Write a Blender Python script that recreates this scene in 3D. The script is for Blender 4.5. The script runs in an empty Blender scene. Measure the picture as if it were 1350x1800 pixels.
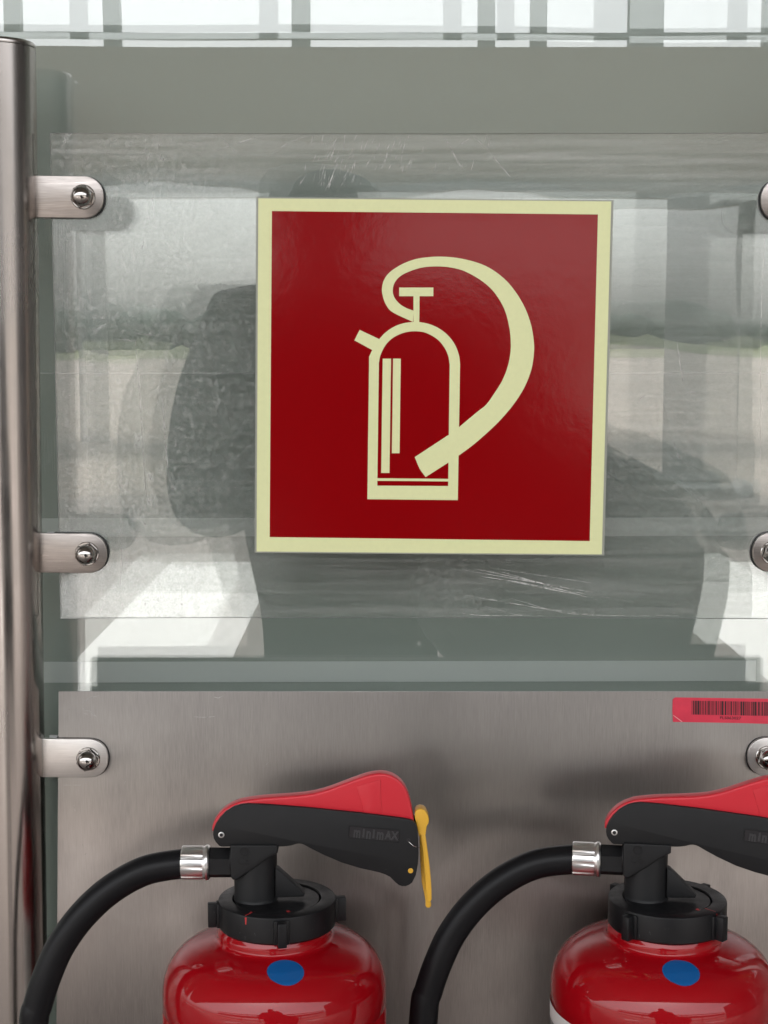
import bpy, bmesh, math, random
from mathutils import Vector, Matrix, noise
random.seed(7)
R = math.radians
S = bpy.context.scene
C = S.collection

# ------------------------------------------------------------------ camera
FPX, DCAM, PITCH = 2800.0, 1.37, R(6.1)        # focal length in photo pixels, camera distance, downward pitch
cd = bpy.data.cameras.new('camera'); cam = bpy.data.objects.new('camera', cd); C.objects.link(cam)
cd.sensor_fit = 'VERTICAL'; cd.sensor_height = 24.0; cd.lens = 24.0 * FPX / 1800.0
cd.clip_start = 0.01; cd.clip_end = 3000
cam.location = (0, -DCAM, 0); cam.rotation_euler = (R(90) - PITCH, 0, 0)
S.camera = cam

# ------------------------------------------------------------------ sky, sun, exposure
SUN_EL, SUN_AZ = R(68), R(200)
w = bpy.data.worlds.new('World'); S.world = w; w.use_nodes = True
nt = w.node_tree; bg = nt.nodes['Background']
sky = nt.nodes.new('ShaderNodeTexSky'); sky.sky_type = 'NISHITA'; sky.sun_disc = False
sky.sun_elevation = SUN_EL; sky.sun_rotation = SUN_AZ; sky.air_density = 1.0; sky.dust_density = 4.0; sky.ozone_density = 1.0
hs = nt.nodes.new('ShaderNodeHueSaturation'); hs.inputs['Saturation'].default_value = 0.16
nt.links.new(sky.outputs[0], hs.inputs['Color']); nt.links.new(hs.outputs[0], bg.inputs[0])
bg.inputs[1].default_value = 0.15
ld = bpy.data.lights.new('sun', 'SUN'); ld.energy = 0.6; ld.angle = R(12); ld.color = (1.0, 0.96, 0.9)
sun = bpy.data.objects.new('sun', ld); C.objects.link(sun)
sun.rotation_euler = (R(90) - SUN_EL, 0, R(180) - SUN_AZ + R(0))
S.view_settings.view_transform = 'Standard'; S.view_settings.look = 'None'; S.view_settings.gamma = 1
S.view_settings.use_curve_mapping = False
S.view_settings.exposure = 2.0
S.render.engine = 'CYCLES'
S.cycles.max_bounces = 8; S.cycles.transparent_max_bounces = 16; S.cycles.glossy_bounces = 6; S.cycles.diffuse_bounces = 3
S.cycles.use_denoising = True; S.cycles.caustics_reflective = False; S.cycles.caustics_refractive = False

# ------------------------------------------------------------------ helpers
def at(px, py, Y):
    """photo pixel -> (X, Z) on the vertical plane y = Y"""
    a = (px - 675) / FPX; b = -(py - 900) / FPX
    dy = math.cos(PITCH) + b * math.sin(PITCH); dz = -math.sin(PITCH) + b * math.cos(PITCH)
    t = (Y + DCAM) / dy
    return a * t, dz * t

def tag(o, label=None, cat=None, group=None, kind=None):
    if label: o['label'] = label
    if cat: o['category'] = cat
    if group: o['group'] = group
    if kind: o['kind'] = kind
    return o

def empty(name, loc=(0, 0, 0)):
    o = bpy.data.objects.new(name, None); C.objects.link(o); o.location = loc
    o.empty_display_size = 0.05
    return o

def link(name, me, mat=None, parent=None, smooth=None):
    o = bpy.data.objects.new(name, me); C.objects.link(o)
    if mat: me.materials.append(mat)
    if smooth is not None:
        for p in me.polygons: p.use_smooth = True
        me.set_sharp_from_angle(angle=R(smooth))
    if parent:
        o.parent = parent
        # geometry is written in world coordinates; undo the chain of plain translations
        t = Vector((0, 0, 0)); q = parent
        while q: t += q.location; q = q.parent
        o.location = -t
    return o

def fin(name, bm, mat=None, parent=None, smooth=None):
    bmesh.ops.recalc_face_normals(bm, faces=bm.faces)
    me = bpy.data.meshes.new(name); bm.to_mesh(me); bm.free()
    return link(name, me, mat, parent, smooth)

def add_box(bm, x0, x1, y0, y1, z0, z1, bev=0, seg=2):
    r = bmesh.ops.create_cube(bm, size=1.0)
    M = Matrix.Translation(((x0+x1)/2, (y0+y1)/2, (z0+z1)/2)) @ Matrix.Diagonal((abs(x1-x0), abs(y1-y0), abs(z1-z0), 1))
    bmesh.ops.transform(bm, matrix=M, verts=r['verts'])
    if bev:
        es = list({e for v in r['verts'] for e in v.link_edges})
        bmesh.ops.bevel(bm, geom=es, offset=bev, segments=seg, affect='EDGES', profile=0.5)

def box(name, x0, x1, y0, y1, z0, z1, mat, parent=None, bev=0, smooth=None):
    bm = bmesh.new(); add_box(bm, x0, x1, y0, y1, z0, z1, bev)
    return fin(name, bm, mat, parent, smooth if smooth else (40 if bev else None))

def prism(name, pts, y0, y1, mat, parent=None, bev=0, seg=2, holes=(), smooth=None, yf=None):
    """closed outline in (x, z), pushed through from y0 (front) to y1 (back); yf(x) adds a surface offset"""
    bm = bmesh.new()
    if holes:
        es = []
        for lp in [pts] + list(holes):
            vs = [bm.verts.new((p[0], y0, p[1])) for p in lp]
            es += [bm.edges.new((vs[i], vs[(i+1) % len(vs)])) for i in range(len(vs))]
        bmesh.ops.triangle_fill(bm, use_beauty=True, use_dissolve=False, edges=es)
        fs = list(bm.faces)
    else:
        vs = [bm.verts.new((p[0], y0, p[1])) for p in pts]
        fs = [bm.faces.new(vs)]
    r = bmesh.ops.extrude_face_region(bm, geom=fs)
    nv = [g for g in r['geom'] if isinstance(g, bmesh.types.BMVert)]
    bmesh.ops.translate(bm, vec=(0, y1 - y0, 0), verts=nv)
    bmesh.ops.recalc_face_normals(bm, faces=bm.faces)
    if bev:
        es = [e for e in bm.edges if len(e.link_faces) == 2 and abs(e.verts[0].co.y - e.verts[1].co.y) < 1e-7
              and e.calc_face_angle(0) > 0.9]
        bmesh.ops.bevel(bm, geom=es, offset=bev, segments=seg, affect='EDGES', profile=0.5, clamp_overlap=True)
    if yf:
        for v in bm.verts: v.co.y += yf(v.co.x)
    return fin(name, bm, mat, parent, smooth)

def lathe_bm(bm, prof, n, M):
    rings = []
    for r, h in prof:
        rings.append([bm.verts.new(M @ Vector((max(r, 1e-6)*math.cos(2*math.pi*k/n), max(r, 1e-6)*math.sin(2*math.pi*k/n), h))) for k in range(n)])
    for a, b in zip(rings, rings[1:]):
        for k in range(n):
            bm.faces.new((a[k], a[(k+1) % n], b[(k+1) % n], b[k]))
    for ring in (rings[0], rings[-1]):
        try: bm.faces.new(ring)
        except Exception: pass

def lathe(name, prof, n, loc, mat, parent=None, axis='Z', smooth=35):
    M = Matrix.Translation(loc)
    if axis == 'X': M = M @ Matrix.Rotation(R(90), 4, 'Y')
    if axis == 'Y': M = M @ Matrix.Rotation(R(90), 4, 'X')      # +h runs towards -y (the viewer)
    bm = bmesh.new(); lathe_bm(bm, prof, n, M)
    return fin(name, bm, mat, parent, smooth)

def catmull(P, n=10):
    P = [Vector(p) for p in P]; Q = [2*P[0]-P[1]] + P + [2*P[-1]-P[-2]]; out = []
    for i in range(1, len(Q)-2):
        for k in range(n):
            t = k/n; a, b, c, d = Q[i-1], Q[i], Q[i+1], Q[i+2]
            out.append(0.5*((2*b)+(c-a)*t+(2*a-5*b+4*c-d)*t*t+(-a+3*b-3*c+d)*t**3))
    out.append(P[-1]); return out

def tube_bm(bm, P, r, n=12):
    up = Vector((0, 1, 0.01)); prev = None; rs = []
    for i, p in enumerate(P):
        t = (P[min(i+1, len(P)-1)] - P[max(i-1, 0)]).normalized()
        if prev is None: u = (up - t*up.dot(t)).normalized()
        else: u = (prev - t*prev.dot(t)).normalized()
        prev = u; v = t.cross(u)
        rr = r(i/(len(P)-1)) if callable(r) else r
        rs.append([bm.verts.new(p + rr*(math.cos(2*math.pi*k/n)*u + math.sin(2*math.pi*k/n)*v)) for k in range(n)])
    for a, b in zip(rs, rs[1:]):
        for k in range(n): bm.faces.new((a[k], a[(k+1) % n], b[(k+1) % n], b[k]))
    bm.faces.new(rs[0]); bm.faces.new(rs[-1])

def tube(name, P, r, mat, parent=None, n=24, smooth=60):
    bm = bmesh.new(); tube_bm(bm, P, r, n); return fin(name, bm, mat, parent, smooth)

def text(name, body, size, mat, parent, M, depth=0.0003, offset=0.0, sx=1.0):
    cu = bpy.data.curves.new(name, 'FONT'); cu.body = body; cu.size = size; cu.extrude = depth; cu.offset = offset
    cu.align_x = 'CENTER'; cu.align_y = 'CENTER'; cu.resolution_u = 3
    ob = bpy.data.objects.new('tmp_text', cu); C.objects.link(ob)
    bpy.context.view_layer.update()
    me = bpy.data.meshes.new_from_object(ob.evaluated_get(bpy.context.evaluated_depsgraph_get()))
    bpy.data.objects.remove(ob); bpy.data.curves.remove(cu)
    me.transform(M @ Matrix.Diagonal((sx, 1, 1, 1)) ); me.materials.clear(); me.name = name
    return link(name, me, mat, parent)

def copy_tree(o, parent=None):
    c = o.copy(); C.objects.link(c); c.parent = parent
    for ch in list(o.children): copy_tree(ch, c)
    return c

# ------------------------------------------------------------------ materials
def mat(name, col=(0.5, 0.5, 0.5), rough=0.5, metal=0.0, **kw):
    m = bpy.data.materials.new(name); m.use_nodes = True
    b = m.node_tree.nodes['Principled BSDF']
    b.inputs['Base Color'].default_value = (*col, 1); b.inputs['Roughness'].default_value = rough
    b.inputs['Metallic'].default_value = metal
    for k, v in kw.items(): b.inputs[k].default_value = v
    return m

def N(m, t, **kw):
    n = m.node_tree.nodes.new(t)
    for k, v in kw.items(): setattr(n, k, v)
    return n
def L(m, a, b): m.node_tree.links.new(a, b)
def noise_tex(m, scale=(1, 1, 1), nscale=1.0, detail=3.0, rough=0.5, dist=0.0, off=(0, 0, 0)):
    tc = N(m, 'ShaderNodeTexCoord'); mp = N(m, 'ShaderNodeMapping'); mp.inputs['Scale'].default_value = scale
    mp.inputs['Location'].default_value = off
    nz = N(m, 'ShaderNodeTexNoise'); nz.inputs['Scale'].default_value = nscale; nz.inputs['Detail'].default_value = detail
    nz.inputs['Roughness'].default_value = rough; nz.inputs['Distortion'].default_value = dist
    L(m, tc.outputs['Object'], mp.inputs[0]); L(m, mp.outputs[0], nz.inputs['Vector'])
    return nz.outputs['Fac']
def ramp(m, src, p0, c0, p1, c1):
    r = N(m, 'ShaderNodeMapRange'); r.inputs['From Min'].default_value = p0; r.inputs['From Max'].default_value = p1
    r.inputs['To Min'].default_value = c0; r.inputs['To Max'].default_value = c1; L(m, src, r.inputs['Value'])
    return r.outputs[0]
def mth(m, op, a, b):
    n = N(m, 'ShaderNodeMath', operation=op)
    for i, v in enumerate((a, b)):
        if isinstance(v, (int, float)): n.inputs[i].default_value = v
        else: L(m, v, n.inputs[i])
    return n.outputs[0]
def colmix(m, fac, a, b):
    n = N(m, 'ShaderNodeMix', data_type='RGBA'); L(m, fac, n.inputs[0])
    n.inputs[6].default_value = (*a, 1); n.inputs[7].default_value = (*b, 1); return n.outputs[2]
def bump(m, src, strength, dist):
    b = N(m, 'ShaderNodeBump'); b.inputs['Strength'].default_value = strength; b.inputs['Distance'].default_value = dist
    L(m, src, b.inputs['Height']); L(m, b.outputs[0], m.node_tree.nodes['Principled BSDF'].inputs['Normal']); return b
def pin(m, name, src): L(m, src, m.node_tree.nodes['Principled BSDF'].inputs[name])

def brushed(name, col, scale, rough=(0.2, 0.34), bstr=0.25, dirt=0.1, tan=None):
    m = mat(name, col, 0.3, 1.0)
    if tan:
        cv = N(m, 'ShaderNodeCombineXYZ')
        for i in range(3): cv.inputs[i].default_value = tan[i]
        pin(m, 'Tangent', cv.outputs[0]); m.node_tree.nodes['Principled BSDF'].inputs['Anisotropic'].default_value = 0.92
    g = noise_tex(m, scale, 1.0, 3, 0.6)
    g2 = noise_tex(m, tuple(c*0.22 for c in scale), 1.0, 2, 0.5)
    g = mth(m, 'ADD', mth(m, 'MULTIPLY', g, 0.75), mth(m, 'MULTIPLY', g2, 0.25))
    big = noise_tex(m, (9, 9, 9), 1.0, 4, 0.6)
    pin(m, 'Roughness', mth(m, 'ADD', ramp(m, g, 0.3, rough[0], 0.7, rough[1]), ramp(m, big, 0.35, -0.04, 0.7, 0.06)))
    d = tuple(c*(1-dirt*1.6) for c in col)
    pin(m, 'Base Color', colmix(m, mth(m, 'MULTIPLY', ramp(m, g, 0.3, 0.0, 0.75, 1.0), ramp(m, big, 0.3, 0.4, 0.7, 1.0)), col, d))
    bump(m, g, bstr, 0.0004)
    return m

M = {}
M['plate'] = brushed('brushed_steel_plate', (0.365, 0.342, 0.328), (1000, 1000, 60), (0.31, 0.35), 0.02, 0.18, (1, 0, 0))
M['clamp'] = brushed('brushed_steel_clamp', (0.44, 0.40, 0.373), (45, 45, 1100), (0.26, 0.38), 0.15, 0.34)
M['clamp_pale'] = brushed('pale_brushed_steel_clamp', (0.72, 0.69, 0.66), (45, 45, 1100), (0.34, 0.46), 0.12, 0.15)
M['post'] = brushed('satin_steel_tube', (0.46, 0.425, 0.40), (500, 500, 7), (0.19, 0.26), 0.05, 0.10)
M['chrome'] = mat('polished_steel', (0.46, 0.44, 0.42), 0.10, 1.0)
M['ferrule'] = mat('zinc_ferrule', (0.88, 0.87, 0.86), 0.30, 1.0)
M['nylon'] = mat('pale_grey_nylon', (0.62, 0.62, 0.60), 0.5)
M['rubber'] = mat('black_rubber', (0.012, 0.012, 0.013), 0.5)
M['hose'] = mat('black_hose_rubber', (0.007, 0.007, 0.008), 0.40, **{'Specular IOR Level': 0.2})
bump(M['hose'], noise_tex(M['hose'], (1, 1, 1), 900, 2), 0.12, 0.0004)
m = M['plastic'] = mat('black_moulded_plastic', (0.010, 0.0102, 0.011), 0.45, **{'Specular IOR Level': 0.3})
bump(m, noise_tex(m, (1, 1, 1), 1600, 2), 0.25, 0.0003)
sc = noise_tex(m, (60, 60, 260), 1.0, 5, 0.75, 1.0)
pin(m, 'Roughness', ramp(m, noise_tex(m, (1, 1, 1), 60, 4), 0.3, 0.42, 0.7, 0.6))
pin(m, 'Base Color', colmix(m, ramp(m, sc, 0.66, 0.0, 0.8, 1.0), (0.010, 0.0102, 0.011), (0.05, 0.05, 0.052)))
M['letter'] = mat('raised_letter_plastic', (0.04, 0.04, 0.042), 0.4)
m = M['cap'] = mat('black_cap_plastic', (0.008, 0.008, 0.009), 0.36, **{'Specular IOR Level': 0.28})
bump(m, noise_tex(m, (1, 1, 1), 1200, 2), 0.2, 0.0003)
pin(m, 'Roughness', ramp(m, noise_tex(m, (1, 1, 1), 80, 5, 0.7), 0.3, 0.28, 0.7, 0.5))
pin(m, 'Base Color', colmix(m, ramp(m, noise_tex(m, (300, 300, 90), 1.0, 4, 0.7), 0.68, 0.0, 0.78, 1.0), (0.008, 0.008, 0.009), (0.16, 0.16, 0.16)))
m = M['redpaint'] = mat('red_gloss_paint', (0.33, 0.0018, 0.006), 0.5, 0.0, **{'Coat Weight': 0.9, 'Coat Roughness': 0.04, 'Specular IOR Level': 0.05})
bump(m, noise_tex(m, (1, 1, 1), 120, 2), 0.05, 0.0006)
pin(m, 'Coat Roughness', ramp(m, noise_tex(m, (1, 1, 1), 45, 5, 0.7), 0.4, 0.005, 0.75, 0.08))
m = M['redplastic'] = mat('red_plastic', (0.60, 0.020, 0.034), 0.38)
bump(m, noise_tex(m, (1, 1, 1), 900, 2), 0.08, 0.0003)
m = M['yellow'] = mat('yellow_plastic', (0.75, 0.42, 0.04), 0.42, **{'Subsurface Weight': 0.08, 'Subsurface Radius': (0.004, 0.003, 0.001)})
M['blue'] = mat('blue_sticker', (0.004, 0.10, 0.32), 0.35)
M['paper'] = mat('white_label_paper', (0.72, 0.70, 0.67), 0.45)
M['ink'] = mat('black_ink', (0.010, 0.008, 0.010), 0.5)
m = M['sticker'] = mat('red_sticker_film', (0.72, 0.045, 0.085), 0.42)
pin(m, 'Base Color', colmix(m, ramp(m, noise_tex(m, (90, 90, 90), 1, 4), 0.35, 0, 0.75, 1), (0.72, 0.045, 0.085), (0.62, 0.035, 0.07)))
m = M['signred'] = mat('sign_red_film', (0.26, 0.0012, 0.003), 0.13)
bump(m, noise_tex(m, (1, 1, 1), 70, 5, 0.6), 0.22, 0.0006)
m = M['cream'] = mat('luminous_cream_film', (0.70, 0.70, 0.38), 0.35)
pin(m, 'Base Color', colmix(m, ramp(m, noise_tex(m, (1, 1, 1), 240, 4, 0.7), 0.35, 0, 0.8, 1), (0.755, 0.78, 0.43), (0.72, 0.745, 0.41)))
bump(m, noise_tex(m, (1, 1, 1), 70, 5, 0.6), 0.10, 0.0006)
M['signedge'] = mat('sign_edge_grey', (0.30, 0.31, 0.27), 0.4)
M['redmark'] = mat('red_paint_mark', (0.45, 0.03, 0.03), 0.5)
M['wire'] = mat('seal_wire', (0.7, 0.7, 0.68), 0.25, 1.0)

def fresnel(m, f0, nrm=None):
    """Schlick reflectance that is the same from both sides of a thin sheet"""
    g = N(m, 'ShaderNodeNewGeometry'); d = N(m, 'ShaderNodeVectorMath', operation='DOT_PRODUCT')
    L(m, g.outputs['Incoming'], d.inputs[0]); L(m, g.outputs['Normal'], d.inputs[1])
    c = mth(m, 'SUBTRACT', 1.0, mth(m, 'ABSOLUTE', d.outputs['Value'], 0))
    return mth(m, 'ADD', f0, mth(m, 'MULTIPLY', mth(m, 'POWER', c, 5.0), 1.0 - f0))

def sheet(name, f0, tint, haze=None):
    """clear sheet: mirror part by Fresnel, rest passes straight through; optional dust film"""
    m = bpy.data.materials.new(name); m.use_nodes = True; t = m.node_tree; t.nodes.remove(t.nodes['Principled BSDF'])
    out = t.nodes['Material Output']
    tr = N(m, 'ShaderNodeBsdfTransparent'); tr.inputs[0].default_value = (*tint, 1)
    gl = N(m, 'ShaderNodeBsdfGlossy'); gl.inputs['Roughness'].default_value = 0.0
    fac = fresnel(m, f0)
    mx = N(m, 'ShaderNodeMixShader'); L(m, fac, mx.inputs[0]); L(m, tr.outputs[0], mx.inputs[1]); L(m, gl.outputs[0], mx.inputs[2])
    last = mx.outputs[0]
    if haze:
        df = N(m, 'ShaderNodeBsdfDiffuse'); df.inputs[0].default_value = (0.75, 0.75, 0.72, 1)
        m2 = N(m, 'ShaderNodeMixShader'); f, bsrc, bs, bd = haze(m)
        L(m, f, m2.inputs[0]); L(m, last, m2.inputs[1]); L(m, df.outputs[0], m2.inputs[2]); last = m2.outputs[0]
        b = N(m, 'ShaderNodeBump'); b.inputs['Strength'].default_value = bs; b.inputs['Distance'].default_value = bd
        L(m, bsrc, b.inputs['Height']); L(m, b.outputs[0], gl.inputs['Normal'])
    L(m, last, out.inputs[0])
    return m

def acrylic_haze(m):
    fine = noise_tex(m, (1, 1, 1), 260, 4, 0.75)
    drops = noise_tex(m, (1, 1, 0.55), 95, 3, 0.6, 1.5)
    blot = noise_tex(m, (5, 5, 4), 1.0, 4, 0.6, 0.6, (3.1, 0, 1.7))
    hz = noise_tex(m, (4, 4, 160), 1.0, 4, 0.65, 0.3)              # sideways wipe marks
    tc = N(m, 'ShaderNodeTexCoord'); sp = N(m, 'ShaderNodeSeparateXYZ'); L(m, tc.outputs['Object'], sp.inputs[0])
    left = ramp(m, mth(m, 'ADD', sp.outputs[0], mth(m, 'MULTIPLY', blot, 0.16)), 0.0, 0.0, -0.10, 1.0)     # splashed end of the sheet
    top = ramp(m, mth(m, 'ADD', sp.outputs[2], mth(m, 'MULTIPLY', blot, 0.04)), 0.150, 0.0, 0.172, 1.0)       # wiped upper edge
    a = mth(m, 'MULTIPLY', ramp(m, fine, 0.46, 0.0, 0.72, 1.0), mth(m, 'ADD', ramp(m, blot, 0.42, 0.0, 0.66, 0.12), mth(m, 'MULTIPLY', left, 0.17)))
    b = mth(m, 'MULTIPLY', ramp(m, hz, 0.40, 0.0, 0.75, 0.10), mth(m, 'ADD', ramp(m, blot, 0.3, 0.4, 0.6, 0.8), mth(m, 'MULTIPLY', top, 1.2)))
    c = mth(m, 'MULTIPLY', ramp(m, drops, 0.60, 0.0, 0.70, 0.20), left)
    f = mth(m, 'ADD', mth(m, 'ADD', mth(m, 'ADD', a, b), c), 0.012)
    wet = mth(m, 'ADD', mth(m, 'MULTIPLY', ramp(m, blot, 0.44, 0, 0.6, 1), 0.008), mth(m, 'MULTIPLY', left, 0.013))
    wav = mth(m, 'ADD', mth(m, 'MULTIPLY', drops, wet), noise_tex(m, (9, 9, 9), 1.0, 1, 0.4))
    return f, wav, 1.0, 0.0004
def pane_haze(m):
    fine = noise_tex(m, (1, 1, 1), 700, 2, 0.6)
    f = mth(m, 'ADD', ramp(m, fine, 0.70, 0.0, 0.8, 0.10), 0.010)
    return f, noise_tex(m, (3, 3, 3), 1.0, 1, 0.4), 0.5, 0.0004
M['acrylic'] = sheet('clear_acrylic', 0.055, (0.985, 0.99, 0.985), acrylic_haze)
M['pane'] = sheet('facade_glass', 0.12, (0.98, 0.988, 0.98), pane_haze)
m = M['scratch'] = bpy.data.materials.new('scratch_white'); m.use_nodes = True
tr = N(m, 'ShaderNodeBsdfTransparent'); mx = N(m, 'ShaderNodeMixShader'); pb = m.node_tree.nodes['Principled BSDF']
pb.inputs['Base Color'].default_value = (0.8, 0.79, 0.76, 1); pb.inputs['Roughness'].default_value = 0.6
L(m, ramp(m, noise_tex(m, (1, 1, 1), 130, 3, 0.7), 0.35, 0.15, 0.7, 0.8), mx.inputs[0])
L(m, tr.outputs[0], mx.inputs[1]); L(m, pb.outputs[0], mx.inputs[2]); L(m, mx.outputs[0], m.node_tree.nodes['Material Output'].inputs[0])

def painted_glass(name, col, f0=0.20):
    m = bpy.data.materials.new(name); m.use_nodes = True; t = m.node_tree; t.nodes.remove(t.nodes['Principled BSDF'])
    df = N(m, 'ShaderNodeBsdfDiffuse'); df.inputs[0].default_value = (*col, 1)
    gl = N(m, 'ShaderNodeBsdfGlossy'); gl.inputs['Roughness'].default_value = 0.0
    mx = N(m, 'ShaderNodeMixShader'); L(m, fresnel(m, f0), mx.inputs[0])
    L(m, df.outputs[0], mx.inputs[1]); L(m, gl.outputs[0], mx.inputs[2])
    b = N(m, 'ShaderNodeBump'); b.inputs['Strength'].default_value = 0.6; b.inputs['Distance'].default_value = 0.0006
    L(m, noise_tex(m, (3, 3, 3), 1.0, 1, 0.4, 0, (5, 1, 2)), b.inputs['Height']); L(m, b.outputs[0], gl.inputs['Normal'])
    L(m, mx.outputs[0], t.nodes['Material Output'].inputs[0]); return m
M['spandrel'] = painted_glass('green_grey_painted_glass', (0.38, 0.44, 0.395))
M['spandrel_upper'] = painted_glass('green_grey_painted_glass_upper', (0.40, 0.46, 0.415))
M['band_and_reflection'] = painted_glass('pale_band_and_reflection', (0.72, 0.78, 0.74))
M['concrete'] = mat('pale_concrete', (0.50, 0.48, 0.45), 0.85)
m = M['concrete']; pin(m, 'Base Color', colmix(m, ramp(m, noise_tex(m, (1, 1, 1), 0.8, 6, 0.65), 0.3, 0, 0.7, 1), (0.46, 0.44, 0.41), (0.56, 0.54, 0.51)))
m = M['apron'] = mat('beige_apron', (0.34, 0.29, 0.25), 0.85)
pin(m, 'Base Color', colmix(m, ramp(m, noise_tex(m, (0.02, 0.3, 1), 1.0, 5, 0.6), 0.3, 0, 0.7, 1), (0.30, 0.255, 0.22), (0.40, 0.345, 0.30)))
m = M['walkway'] = mat('brown_grey_paving', (0.15, 0.125, 0.11), 0.8)
pin(m, 'Base Color', colmix(m, ramp(m, noise_tex(m, (1, 1, 1), 1.3, 6, 0.65), 0.3, 0, 0.7, 1), (0.195, 0.168, 0.152), (0.245, 0.212, 0.193)))
M['grass'] = mat('mown_grass', (0.13, 0.15, 0.05), 0.9)
M['leaf'] = mat('hazed_tree_leaf', (0.085, 0.105, 0.09), 0.8)  # lightened, distance haze is mixed into the leaf colour
M['whitepatch'] = mat('white_ground_patch', (0.80, 0.79, 0.76), 0.7)
M['beam'] = mat('olive_beige_cladding', (0.22, 0.185, 0.15), 0.6)
M['mullion'] = mat('grey_mullion', (0.22, 0.24, 0.24), 0.5)
M['column'] = mat('grey_column', (0.13, 0.14, 0.145), 0.5)
M['soffit'] = mat('dark_soffit', (0.16, 0.15, 0.135), 0.7)
M['cloth'] = mat('dark_clothing', (0.035, 0.042, 0.05), 0.9)
M['bagcloth'] = mat('bag_canvas', (0.24, 0.25, 0.26), 0.7)
M['skin'] = mat('skin', (0.45, 0.28, 0.20), 0.55)
M['phone'] = mat('phone_black', (0.02, 0.02, 0.022), 0.2)

GZ = -1.5
# ------------------------------------------------------------------ setting: ground, far wood, canopy
tag(box('ground', -600, 600, -1500, 30, GZ-0.3, GZ, M['apron']), kind='structure')
tag(box('walkway', -60, 60, -14.0, 30, GZ-0.1, GZ+0.008, M['walkway']), kind='structure')
for x0_, x1_ in ((-1.45, -0.72), (1.70, 2.50), (-5.6, -4.6), (5.6, 6.6)):  # added white ground patches, bright spots for the glass to mirror
    tag(box('bright_ground_patch', x0_, x1_, -9.2, -4.9, GZ-0.05, GZ+0.012, M['whitepatch']), kind='structure')
tag(box('grass_field', -600, 600, -1500, -150, GZ-0.2, GZ+0.02, M['grass']), kind='structure')
bm = bmesh.new()                                     # far wood, one mass on the horizon
for k in range(260):
    x = random.uniform(-420, 420); h = 5.5 + 4*noise.noise((x*0.012, 3.3, 0)) + random.uniform(-1, 1)
    if x < 0: h += 2
    r = bmesh.ops.create_icosphere(bm, subdivisions=2, radius=1.0)
    s = random.uniform(3.5, 7)
    for v in r['verts']:
        d = v.co.copy(); v.co = d*(1 + 0.35*noise.noise(d*2.3 + Vector((k*3.1, 0, 0))))
        v.co = Vector((v.co.x*s + x, v.co.y*s - 330 + random.uniform(-.5, .5), GZ + h*0.52 + v.co.z*h*0.55))
tag(fin('far_wood', bm, M['leaf'], None, 80), 'low dark belt of trees along the far side of the airfield', 'wood', kind='stuff')

tag(box('canopy', -30, 30, -4.2, 0.6, 3.2, 3.4, M['soffit']), kind='structure')

tag(box('return_wall', 9.0, 9.3, -6.5, 0.6, GZ, 3.2, mat('dark_cladding', (0.06, 0.062, 0.062), 0.6)), kind='structure')
# covered gallery across the apron: columns, deep beam, row of mullions above it, all seen only as reflections
YG = -22.0
gal = tag(empty('covered_gallery', (0, YG, GZ)), 'covered gallery on columns, reflected across the glass above the sign', 'gallery')
box('beam', -30, 30, YG-1.6, YG, 2.2, 4.22, M['beam'], gal)
box('fascia_trim', -30, 30, YG, YG+0.06, 2.08, 2.30, M['mullion'], gal)
box('transom', -30, 30, YG-0.25, YG-0.05, 4.36, 4.43, M['mullion'], gal)
box('roof_edge', -30, 30, YG-1.6, YG+0.3, 5.5, 5.75, M['beam'], gal)
for mx_, wd in ((-9.4, .25), (-7.3, .25), (-5.5, .24), (-4.06, .24), (-1.33, .27), (1.35, .25), (2.12, .24), (3.55, .5), (5.5, .25), (7.4, .25), (9.5, .25)):
    box('mullion', mx_, mx_+wd, YG-0.3, YG-0.1, 4.22, 5.5, M['mullion'], gal)
for cx, r_, mm in ((7.3, 0.30, 'column'), (-4.4, 0.22, 'mullion'), (-12.4, 0.3, 'column'), (12.6, 0.3, 'column')):
    lathe('column', [(r_, GZ), (r_, 2.2)], 24, (cx, YG-0.7, 0), M[mm], gal)

py_ = tag(empty('pylon', (3.08, -14, GZ)), 'broad grey pylon reflected in the clear sheet right of the sign', 'pylon')
lathe('shaft', [(0.36, GZ), (0.36, 1.36), (0.33, 1.40), (0.02, 1.42)], 40, (3.08, -14, 0), M['column'], py_)
lathe('footing', [(0.52, GZ), (0.52, GZ+0.12), (0.46, GZ+0.16), (0.36, GZ+0.17)], 40, (3.08, -14, 0), M['mullion'], py_)
# ------------------------------------------------------------------ glazed facade behind the frame
Y1, Y2 = 0.083, 0.112
fac = tag(empty('glazed_facade', (0, Y1, GZ)), 'green grey double glazed facade filling the background behind the frame', 'glass wall')
zs = at(0, 655, Y2)[1]
def pane(name, m, x0, x1, z0, z1, y, th, yaw, pit):
    o = box(name, x0, x1, -th, 0, z0, z1, m)
    o.parent = fac; o.location = (0, y - Y1, -GZ); o.rotation_euler = (pit, 0, yaw); return o
pane('front_pane', M['pane'], -3, 3, GZ, 3.0, Y1, 0.006, 0, 0)
YAW, PIT = R(0.62), R(0.13)
pane('rear_pane', M['spandrel_upper'], -3, 3, zs, 3.0, Y2, 0.006, YAW, PIT)
pane('rear_pane', M['spandrel'], -3, 3, GZ, zs-0.0005, Y2, 0.006, YAW, PIT)
for p0, p1, xe in ((909, 941, 3), (1160, 1196, at(1328, 1160, Y2)[0])):      # paler bands on the rear pane; the lower paints in the plate's reflection
    pane('band', M['band_and_reflection'], -3, xe, at(0, p1, Y2)[1], at(0, p0, Y2)[1], Y2-0.0064, 0.0008, YAW, PIT)

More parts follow.
